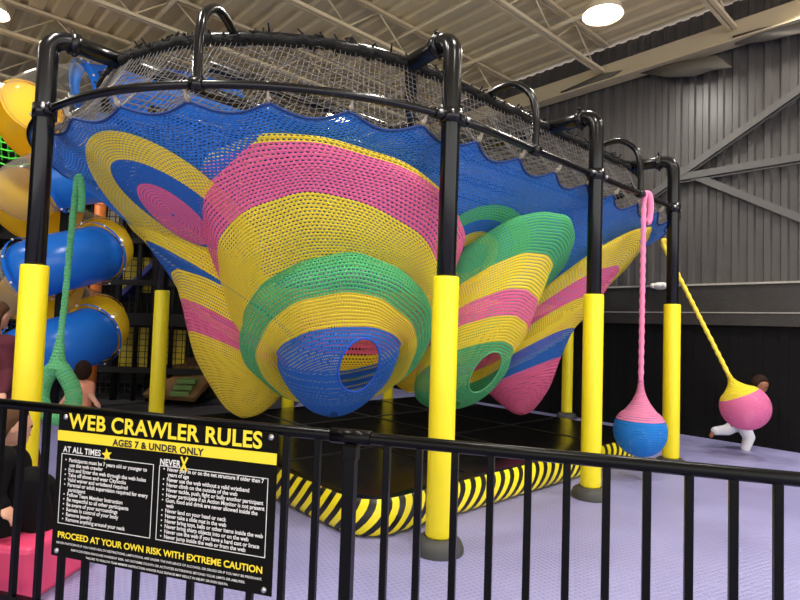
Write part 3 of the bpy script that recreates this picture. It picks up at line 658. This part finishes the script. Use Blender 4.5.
# ------------------------------------------------------------------ fence and sign
FA = at_h(0, 398.4, 1.07); FB = at_h(800, 472, 1.07); EX = (FB-FA); EX.z = 0; EX.normalize(); EN = EX.cross(EZ)   # EN faces the camera
fence = thing('metal_fence', 'black steel picket fence with round top rail across the foreground', 'fence', Vector((FA.x, FA.y, 0)))
def fp(a, h, n=0): return Vector((FA.x, FA.y, 0))+EX*a+EZ*h+EN*n
def f_of(x, y, n=0):
    d = ray(x, y); o_ = fp(0, 0, n); k = (o_-EYE).dot(EN)/d.dot(EN); q = EYE+d*k-Vector((FA.x, FA.y, 0)); return q.dot(EX), q.z
child(MB().tube([fp(-1.4, 1.046), fp(5.2, 1.046)], .024, 18), 'top_rail', M['fence'], fence, fence)
child(MB().bar(fp(-1.4, .12), fp(5.2, .12), .03, .04), 'bottom_rail', M['fence'], fence, fence)
post_a = 1.873; pk = sorted([.024-.137*k for k in range(0, 10)]+[.159, .309, .445, .585, .73, .87, 1.01, 1.155, 1.30, 1.445, 1.589, 1.729]+[2.025, 2.156, 2.296, 2.431, 2.567, 2.702, 2.835, 2.966, 3.097, 3.23, 3.358]+[3.49+.132*k for k in range(12)])
for a in pk: child(MB().box(fp(a, .575), EX*.0135, EN*.0135, EZ*.455), 'picket', M['fence'], fence, fence, .003)
for a in (post_a, post_a-2.75, post_a+2.75):
    p = child(MB().box(fp(a, .52), EX*.024, EN*.024, EZ*.50), 'fence_post', M['fence'], fence, fence, .004)
    child(MB().box(fp(a, .985), EX*.03, EN*.03, EZ*.03), 'post_cap', M['fence'], p, fence, .006)
    child(MB().tube([fp(a-.085, 1.046), fp(a+.085, 1.046)], .030, 18), 'rail_sleeve', M['fence'], p, fence)
    child(MB().box(fp(a, .01), EX*.06, EN*.06, EZ*.008), 'base_plate', M['fence'], p, fence)
SN = .032
(aTL, hTL), (aTR, hTR), (aBL, hBL), (aBR, hBR) = [f_of(*c, SN) for c in ((57, 413), (277, 432), (53, 558), (272, 594))]
sa0, sa1, sh0, sh1 = (aTL+aBL)/2, (aTR+aBR)/2, (hBL+hBR)/2, (hTL+hTR)/2
sign = thing('rules_sign', 'black and yellow WEB CRAWLER RULES sign fixed to the fence', 'sign', fp((sa0+sa1)/2, sh0, SN))
child(MB().box(fp((sa0+sa1)/2, (sh0+sh1)/2, SN-.004), EX*(sa1-sa0)/2, EN*.004, EZ*(sh1-sh0)/2), 'sign_panel', M['sign'], sign, sign, .001)
def spx(x, y):        # photo pixel -> (a, h) on the sign, squared up to the panel
    a, h = f_of(x, y, SN); f = min(max((a-sa0)/(sa1-sa0), 0), 1); t_ = hTL+(hTR-hTL)*f; b_ = hBL+(hBR-hBL)*f
    return a, sh0+(h-b_)/(t_-b_)*(sh1-sh0)
def quad(mbq, a0, h0, a1, h1, n_=.0012): mbq.box(fp((a0+a1)/2, (h0+h1)/2, SN+n_/2), EX*(a1-a0)/2, EN*n_/2, EZ*(h1-h0)/2); return mbq
a, h1_ = spx(57, 431); _, h0_ = spx(57, 441.3); child(quad(MB(), sa0, h0_, sa1, h1_), 'yellow_band', M['sy'], sign, sign)
def text(name, body, x0, y0, x1, y1, m_, bold=.0, cap=None, space=1.0, lift=.0016, ref=None, pitch=None, align='LEFT'):
    """lettering whose longest line spans the pixels (x0,y0)-(x1,y1) along the baseline of its first line"""
    cu_ = bpy.data.curves.new(name, 'FONT'); cu_.body = ref or body; cu_.size = 1; cu_.offset = bold; cu_.space_character = space; cu_.align_x = 'LEFT'
    to = bpy.data.objects.new(name, cu_); COL.objects.link(to); bpy.context.view_layer.update(); wd = to.dimensions.x
    (a0, h0), (a1, h1) = spx(x0, y0), spx(x1, y1); sx = (a1-a0)/wd; sy = cap/.69 if cap else sx; h0 = (h0+h1)/2
    cu_.body = body; cu_.align_x = align; cu_.extrude = .0
    if pitch: cu_.space_line = pitch/sy
    bpy.context.view_layer.update(); dg = bpy.context.evaluated_depsgraph_get(); me = bpy.data.meshes.new_from_object(to.evaluated_get(dg)); bpy.data.objects.remove(to)
    off = {'LEFT': a0, 'CENTER': (a0+a1)/2}[align]
    for v in me.vertices: v.co = fp(off+v.co.x*sx, h0+v.co.y*sy, SN+lift)
    me.materials.clear(); me.materials.append(m_); ob = bpy.data.objects.new(name, me); COL.objects.link(ob); ob.parent = sign; ob.matrix_parent_inverse = Matrix.Translation(-sign.location); return ob
text('title_lettering', 'WEB CRAWLER RULES', 69, 429.3, 263, 446.6, M['sy'], .027, cap=.066, space=1.04)
text('age_lettering', 'AGES 7 & UNDER ONLY', 113, 446.6, 204.6, 454.4, M['sk'], .04, cap=.028, lift=.002, space=1.05)
text('heading_lettering', 'AT ALL TIMES', 63.5, 453.3, 101, 456.6, M['sw'], .028, cap=.026, space=1.06)
text('heading_lettering', 'NEVER', 160, 464.6, 180.5, 466.4, M['sw'], .028, cap=.026, space=1.06)
LT = """•  Participants must be 7 years old or younger to
    use the web crawler
•  Exit and Enter the web through the web holes
•  Take off shoes and wear CitySocks
•  Valid waiver and wristband required
•  Parental or adult supervision required for every
    participant
•  Follow Team Member Instruction
•  Be respectful to all other participants
•  Be aware of your surroundings
•  Remain in control of your body
•  Remove jewelry
•  Remove anything around your neck"""
RTXT = """•  Never play in or on the net structure if older than 7
    years of age
•  Never use the web without a valid wristband
•  Never climb on the outside of the web
•  Never tackle, push, fight or bully another participant
•  Never participate if an Action Monitor is not present
•  Gum, food and drink are never allowed inside the
    web
•  Never land on your head or neck
•  Never take a slide mat in the web
•  Never bring toys, balls or other items inside the web
•  Never bring sharp objects into or on the web
•  Never use the web if you have a hard cast or brace
•  Never jump inside the web or from the web"""
p0 = spx(63, 461)[1]; p1 = spx(63, 521)[1]; pitch = (p0-p1)/12
text('rules_lettering', LT, 65.5, 462.6, 147, 471.8, M['sw'], .022, pitch=pitch, cap=.0165, ref='•  Participants must be 7 years old or younger to')
p0 = spx(163, 469.8)[1]; p1 = spx(160, 538.8)[1]; pitch = (p0-p1)/13*.972
text('rules_lettering', RTXT, 163.5, 470.4, 264, 481.4, M['sw'], .022, pitch=pitch, cap=.0165, ref='•  Never play in or on the net structure if older than 7')
text('caution_lettering', 'PROCEED AT YOUR OWN RISK WITH EXTREME CAUTION', 57.5, 539, 262, 571, M['sy'], .026, cap=.027)
for bd, c in (('NEVER PARTICIPATE IF YOU HAVE HEALTH RESTRICTIONS, LIMITATIONS, ARE UNDER THE INFLUENCE OF ALCOHOL OR DRUGS OR IF YOU MAY BE PREGNANT.', (56.5, 545, 262, 578)), ('PARTICIPATION INVOLVES INHERENT RISK. NO EXTREME STUNTS OR ACTIVITIES EXTENDING BEYOND YOUR LIMITS OR ABILITIES.', (71, 553, 245, 581)), ('FAILURE TO FOLLOW TEAM MEMBER INSTRUCTION AND/OR RULE SIGNAGE MAY RESULT IN INJURY OR EVEN DEATH.', (86, 561, 228, 583))):
    text('small_print', bd, *c, M['sw'], .012, cap=.0095)
for q4 in (((62, 454.5), (154, 464.3), (57.5, 525), (150, 538.7)), ((159.5, 465), (268.7, 476.8), (155.5, 540), (265, 555))):
    P4 = [spx(*q) for q in q4]; x0_, x1_ = (P4[0][0]+P4[2][0])/2, (P4[1][0]+P4[3][0])/2; y1_, y0_ = (P4[0][1]+P4[1][1])/2, (P4[2][1]+P4[3][1])/2; mb = MB(); w_ = .0028
    for b4 in ((x0_, y1_-w_, x1_, y1_), (x0_, y0_, x1_, y0_+w_), (x0_, y0_, x0_+w_, y1_), (x1_-w_, y0_, x1_, y1_)): quad(mb, *b4)
    child(mb, 'text_frame', M['sw'], sign, sign)
ca, ch = spx(107.3, 455.5); mb = MB(); b0 = len(mb.v)
for k in range(10): r_ = .03 if k % 2 == 0 else .013; g = PI/2+.15+k*PI/5; mb.v.append(fp(ca+r_*math.cos(g), ch+r_*math.sin(g), SN+.003))
mb.v.append(fp(ca, ch, SN+.003))
for k in range(10): mb.face([k, (k+1) % 10, 10], 0, None, False)
child(mb, 'star_mark', M['sy'], sign, sign)
ca, ch = spx(184.5, 463.5); mb = MB()
for s_ in (-1, 1): mb.bar(fp(ca-s_*.014, ch-.03, SN+.003), fp(ca+s_*.016, ch+.03, SN+.003), .009, .001, up=EN)
child(mb, 'cross_mark', M['sy'], sign, sign)
for x, y in ((66, 418), (271.5, 436), (56.5, 553), (264, 587)):
    a, h = spx(x, y); child(MB().lathe([(.013, 0), (.013, .003), (.009, .007), (.0, .008)], fp(a, h, SN), EN, 14), 'sign_bolt', M['steel'], sign, sign)

# ------------------------------------------------------------------ emergency light on the wall, ceiling lamps
c = at_u(661, 286, UW-.07); el = thing('emergency_light', 'small white oval emergency light on the wall ledge beside a post', 'light', c)
child(MB().ball(c, .14, 20, sc=(1, 1, .42)), 'casing', M['lamp'], el, el)
for s_ in (-1, 1): child(MB().ball(c+ED*s_*.09-EU*.10, .04, 12), 'lamp_head', M['lamp'], el, el)
LAMPS = [(at_h(603, 7, 5.9), 'bright white bay lamp glowing under the roof deck at the top of the picture'), (at_h(339, 112, 5.9), 'bright bay lamp seen glowing through the black safety net'), (L(3.45, -1.2, 6.15), None), (at_h(-12, 4, 5.9), None),
         (L(-2.2, -1.2, 5.9), None), (L(.8, -2.6, 5.9), None), (L(-4.6, 1.8, 5.9), None), (L(2.2, -3.4, 5.9), None), (L(-.6, 2.2, 5.9), None), (L(-3.4, -3.6, 5.9), None), (L(-7, 6.5, 5.9), None), (Vector((-2.6, 2.3, 5.9)), None)]  # this row: unseen lamps added to light the hall, the last to brighten the floor
extra = ['bay lamp above the foot of the corrugated wall, out of frame', 'bay lamp over the top left corner, above the slide', 'unseen bay lamp added for light above the fence, out of frame', 'unseen bay lamp added for light over the fence at the right, out of frame', 'unseen bay lamp added for light above the left post, out of frame', 'unseen bay lamp added for light near the camera at the right, out of frame', 'unseen bay lamp added for light above the middle of the net', 'unseen bay lamp added for light behind the camera, out of frame', 'bay lamp added for light deep in the hall behind the tube slide', 'unseen bay lamp added to brighten the floor by the foam block and sign, out of frame']
ei = 0
for p, lb in LAMPS:
    if lb is None: lb = extra[ei]; ei += 1
    o = thing('bay_lamp', lb, 'lamp', p, 'round bay lamps under the roof')
    child(MB().lathe([(.0, .16), (.10, .16), (.12, .06), (.22, .03), (.23, 0), (.27, -.12 if p.x < 3.5 else -.2), (.265, -.12 if p.x < 3.5 else -.2), (.22, 0), (.21, 0)], p, EZ, 28), 'housing', M['joist'], o, o)
    child(MB().lathe([(.21, .0), (.205, -.04), (.15, -.06), (0, -.065)], p, EZ, 28), 'lens', M['glow'], o, o)
    child(MB().tube([p+EZ*.15, Vector((p.x, p.y, 6.42))], .012, 8), 'hanger', M['joist'], o, o)

# ------------------------------------------------------------------ people
def blob(name, caps, m_, parent, root, voxel=.012, smooth=6, extra=None):
    """one continuous surface from tapered limbs: union by voxel remesh, then smoothing"""
    mb = MB()
    for (a, ra, b, rb) in caps:
        a, b = Vector(a), Vector(b); d = b-a; ln = d.length
        if ln < 1e-5: mb.ball(a, ra, 16); continue
        prof = []
        for k in range(7): g = PI/2*k/6; prof.append((ra*math.sin(g), -ra*math.cos(g)))
        for k in range(1, 4): prof.append((ra+(rb-ra)*k/4, ln*k/4))
        for k in range(7): g = PI/2*k/6; prof.append((rb*math.cos(g), ln+rb*math.sin(g)))
        mb.lathe(prof, a, d.normalized(), 16)
    if extra: extra(mb)
    o = mb.build(name, m_); o.modifiers.new('r', 'REMESH').mode = 'VOXEL'; o.modifiers['r'].voxel_size = voxel
    if smooth: s_ = o.modifiers.new('s', 'SMOOTH'); s_.iterations = smooth; s_.factor = .5
    bpy.context.view_layer.update(); me = bpy.data.meshes.new_from_object(o.evaluated_get(bpy.context.evaluated_depsgraph_get()))
    for p in me.polygons: p.use_smooth = True
    o.modifiers.clear(); o.data = me; me.materials.clear(); me.materials.append(m_)
    o.parent = parent; o.matrix_parent_inverse = Matrix.Translation(-root.location) if parent == root else Matrix.Identity(4)
    return o
def person(loc, label, J, hs_, face, skin, hair, top_m, leg_m, longhair=False, top_r=1.0, leg_r=1.0, shoes=None, sleeves='long', voxel=.011):
    """J: world joints; hs_: head radius; face: unit direction the face looks"""
    o = thing('person', label, 'person', loc); k = hs_/.1; V = {n: Vector(v) for n, v in J.items()}; fc = Vector(face).normalized(); hd = V['head']; upv = (hd-V['neck']).normalized(); fc = (fc-upv*fc.dot(upv)).normalized(); sd = fc.cross(upv).normalized()
    W = lambda f, u, s_: hd+(fc*f+upv*u+sd*s_)*hs_
    caps = [(V['neck']-upv*hs_*.3, .052*k, hd-upv*hs_*.6, .045*k), (V['chest'], .115*k, V['pelvis'], .105*k), (V['shl'], .058*k, V['shr'], .058*k), (V['chest'], .105*k, V['neck']-upv*hs_*.5, .06*k)]
    for s_ in 'lr':
        caps += [(V['sh'+s_], .05*k, V['el'+s_], .038*k), (V['el'+s_], .038*k, V['ha'+s_], .025*k), (V['hip'+s_], .075*k, V['kn'+s_], .055*k), (V['kn'+s_], .052*k, V['an'+s_], .034*k)]
        an = V['an'+s_]; td = V.get('toe'+s_, an+fc*.12*k-EZ*.04*k); caps += [(an, .035*k, td, .028*k)]
        ha = V['ha'+s_]; hdv = (ha-V['el'+s_]).normalized(); pr = hdv.cross(EZ); pr = pr.normalized() if pr.length > .1 else sd; dn = hdv.cross(pr)
        pe = ha+hdv*.045*k; caps += [(ha, .024*k, pe+pr*.016*k, .016*k), (ha, .024*k, pe-pr*.016*k, .016*k)]
        for q, ln in ((-1.5, .028), (-.5, .036), (.5, .034), (1.5, .026)):
            b_ = pe+pr*q*.015*k; m2 = b_+hdv*ln*k+dn*.006*k; caps += [(b_, .0085*k, m2, .008*k), (m2, .008*k, m2+hdv*ln*.6*k+dn*.018*k, .0075*k)]
        caps += [(ha+pr*.018*k, .010*k, ha+pr*.045*k+hdv*.03*k, .009*k), (ha+pr*.045*k+hdv*.03*k, .009*k, ha+pr*.05*k+hdv*.055*k, .008*k)]
    def headx(mb):
        b = len(mb.v); mb.ball((0, 0, 0), 1, 24)
        for i in range(b, len(mb.v)):
            v = mb.v[i]; f, s_, u = v.x, v.y, v.z; jaw = 1-.28*max(0, -u); mb.v[i] = W(f*(1.02 if f > 0 else 1.1)*(.96 if u < 0 else 1), u*1.18, s_*.86*jaw)
        for (f, u, s_, r_) in ((1.02, -.22, 0, .15), (.98, -.08, 0, .10), (.92, -.52, 0, .2), (.80, -.85, 0, .26), (.92, .18, .32, .12), (.92, .18, -.32, .12)): mb.ball(W(f, u, s_), r_*hs_, 10)
        for s_ in (-1, 1): mb.ball(W(-.05, -.05, s_*.88), .2*hs_, 10, sc=(.6, .6, 1))
    body = blob('body', caps, skin, o, o, voxel, 3, headx)
    for s_ in (-1, 1): child(MB().ball(W(.93, .02, s_*.33), .095*hs_, 10), 'eye', M['eye'], o, o)
    child(MB().ball(W(1.0, -.52, 0), .13*hs_, 10, sc=(1, 1, .5)), 'mouth', M['lips'], o, o)
    def hx(mb):
        b = len(mb.v); mb.ball((0, 0, 0), 1, 28)
        for i in range(b, len(mb.v)):
            v = mb.v[i]; f, s_, u = v.x, v.y, v.z
            if u < .25 and f > -.1: f *= .45; s_ *= .9; u = max(u, -.05)*.8
            mb.v[i] = W(f*1.12-.14, u*1.28+.10, s_*1.0)
    hc = [(W(-.6, .2, 0), .6*hs_, W(-.62, -.3, 0), .5*hs_)]
    if longhair: hc += [(W(-.55, 0, .4), .55*hs_, W(-.55, -1.7, .5), .4*hs_), (W(-.55, 0, -.4), .55*hs_, W(-.55, -1.7, -.5), .4*hs_), (W(-.7, 0, 0), .6*hs_, W(-.75, -2.1, 0), .4*hs_)]
    blob('hair', hc, hair, o, o, voxel, 3, hx)
    tc = [(V['chest'], .128*k*top_r, V['pelvis'], .120*k*top_r), (V['shl'], .068*k*top_r, V['shr'], .068*k*top_r), (V['chest'], .115*k*top_r, V['neck']-upv*hs_*.75, .062*k)]
    for s_ in 'lr':
        if sleeves == 'long': tc += [(V['sh'+s_], .062*k*top_r, V['el'+s_], .05*k*top_r), (V['el'+s_], .05*k*top_r, V['ha'+s_]-(V['ha'+s_]-V['el'+s_]).normalized()*.02, .036*k*top_r)]
        else: tc += [(V['sh'+s_], .062*k, (V['sh'+s_]+V['el'+s_])*.5, .055*k)]
    blob('top', tc, top_m, o, o, voxel, 4)
    lc = [(V['pelvis'], .122*k*leg_r, (V['hipl']+V['hipr'])/2, .115*k*leg_r)]
    for s_ in 'lr': lc += [(V['hip'+s_], .088*k*leg_r, V['kn'+s_], .07*k*leg_r), (V['kn'+s_], .068*k*leg_r, V['an'+s_]+(V['kn'+s_]-V['an'+s_]).normalized()*.02, .055*k*leg_r)]
    blob('trousers', lc, leg_m, o, o, voxel, 4)
    if shoes:
        for s_ in 'lr': an = V['an'+s_]; td = V.get('toe'+s_, an+fc*.12*k-EZ*.04*k); blob('shoe', [(an-EZ*.01, .046*k, td, .04*k)], shoes, o, o, voxel, 3)
    return o
# running child at the right
Y = 7.45; P = lambda x, y, dy=0: at(x, y, Y+dy)
person(P(742, 452), 'child in white top and pale trousers running behind the swung pink ball', dict(head=P(760, 384), neck=P(754, 394.5), chest=P(749, 404), pelvis=P(741, 420), shl=P(752, 399, .11), shr=P(750, 399, -.11), ell=P(763, 410, .16), hal=P(771, 403, .16), elr=P(738, 410, -.14), har=P(733, 420, -.1),
   hipl=P(740, 423, .06), hipr=P(742, 424, -.06), knl=P(727, 430, .06), anl=P(714, 431, .06), toel=P(711, 436, .06), knr=P(749, 437, -.06), anr=P(745, 450, -.06), toer=P(750, 452, -.06)), .092, (1, -.35, -.15), M['skin2'], M['haird'], M['white_c'], M['white_c'], leg_r=1.12, sleeves='short')
# small child by the slide
Y = 6.0
person(P(80, 452), 'small dark haired child in a peach outfit beside the green loop and blue slide', dict(head=P(83, 371), neck=P(82, 381), chest=P(81, 391), pelvis=P(79, 412), shl=P(75, 386, .02), shr=P(89, 386, -.02), ell=P(68, 396, .02), hal=P(61, 404, 0), elr=P(91, 396, -.04), har=P(96, 402, -.06),
   hipl=P(75, 416), hipr=P(83, 416), knl=P(74, 433), anl=P(74, 449), toel=P(73, 452, .08), knr=P(85, 433), anr=P(86, 449), toer=P(87, 452, .08)), .088, (-.5, .8, -.2), M['skin'], M['haird'], M['peach'], M['peach'], sleeves='short')
# standing adult at the left edge
Y = 5.2
person(P(-2, 474), 'long haired person in maroon standing at the left edge behind the padded post', dict(head=P(-3, 316), neck=P(-6, 335), chest=P(-9, 350), pelvis=P(-8, 392), shl=P(-25, 343), shr=P(9, 343), ell=P(-32, 372), hal=P(-25, 395, -.15), elr=P(9, 371, .03), har=P(3, 394, -.18),
   hipl=P(-16, 396), hipr=P(0, 396), knl=P(-18, 432), anl=P(-19, 468), toel=P(-14, 473), knr=P(22, 430), anr=P(33, 463, .1), toer=P(38, 469, .1)), .112, (.25, 1, -.1), M['skin'], M['hairb'], M['maroon'], M['maroon'], longhair=True, top_r=1.05, leg_r=1.25, shoes=M['shoe'], voxel=.014)
# seated woman, lower left
Y = 3.2
person(Vector((-2.25, 3.2, .3)), 'seated person in black with brown hair on the pink foam block behind the fence', dict(head=P(8, 426), neck=P(4, 447), chest=P(0, 470), pelvis=P(-6, 524), shl=P(6, 459, .14), shr=P(-2, 461, -.17), ell=P(20, 490, .2), hal=P(28, 498, .14), elr=P(-8, 497, -.22), har=P(4, 508, -.22),
   hipl=P(2, 524, .10), hipr=P(-2, 530, -.10), knl=P(40, 488, .12), anl=P(52, 540, .16), toel=P(66, 545, .18), knr=P(30, 482, -.06), anr=P(44, 548, .0), toer=P(58, 553, .02)), .112, (.62, .85, -.2), M['skin'], M['hairb'], M['black_c'], M['black_c'], top_r=1.1, leg_r=1.12, shoes=M['shoe'], voxel=.012)
# pink foam block
mb = MB(); mb.box((-2.45, 3.22, .145), (.62, -.05, 0), (.02, .27, 0), (0, 0, .145)); tag(mb.build('foam_block', M['pinkv'], None, .03), 'pink vinyl foam block seat behind the fence at the lower left', 'foam seat')

# ------------------------------------------------------------------ world and view
wd = bpy.data.worlds.new('hall ambience'); scene.world = wd; wd.use_nodes = True; bg = wd.node_tree.nodes['Background']; bg.inputs[0].default_value = (1, .98, .96, 1); bg.inputs[1].default_value = 1.5
vs = scene.view_settings; vs.view_transform = 'Standard'; vs.look = 'None'; vs.gamma = 1; vs.exposure = .85; vs.use_curve_mapping = False
scene.cycles.max_bounces = 8; scene.cycles.transparent_max_bounces = 24; scene.cycles.use_denoising = True; scene.cycles.sample_clamp_indirect = 6
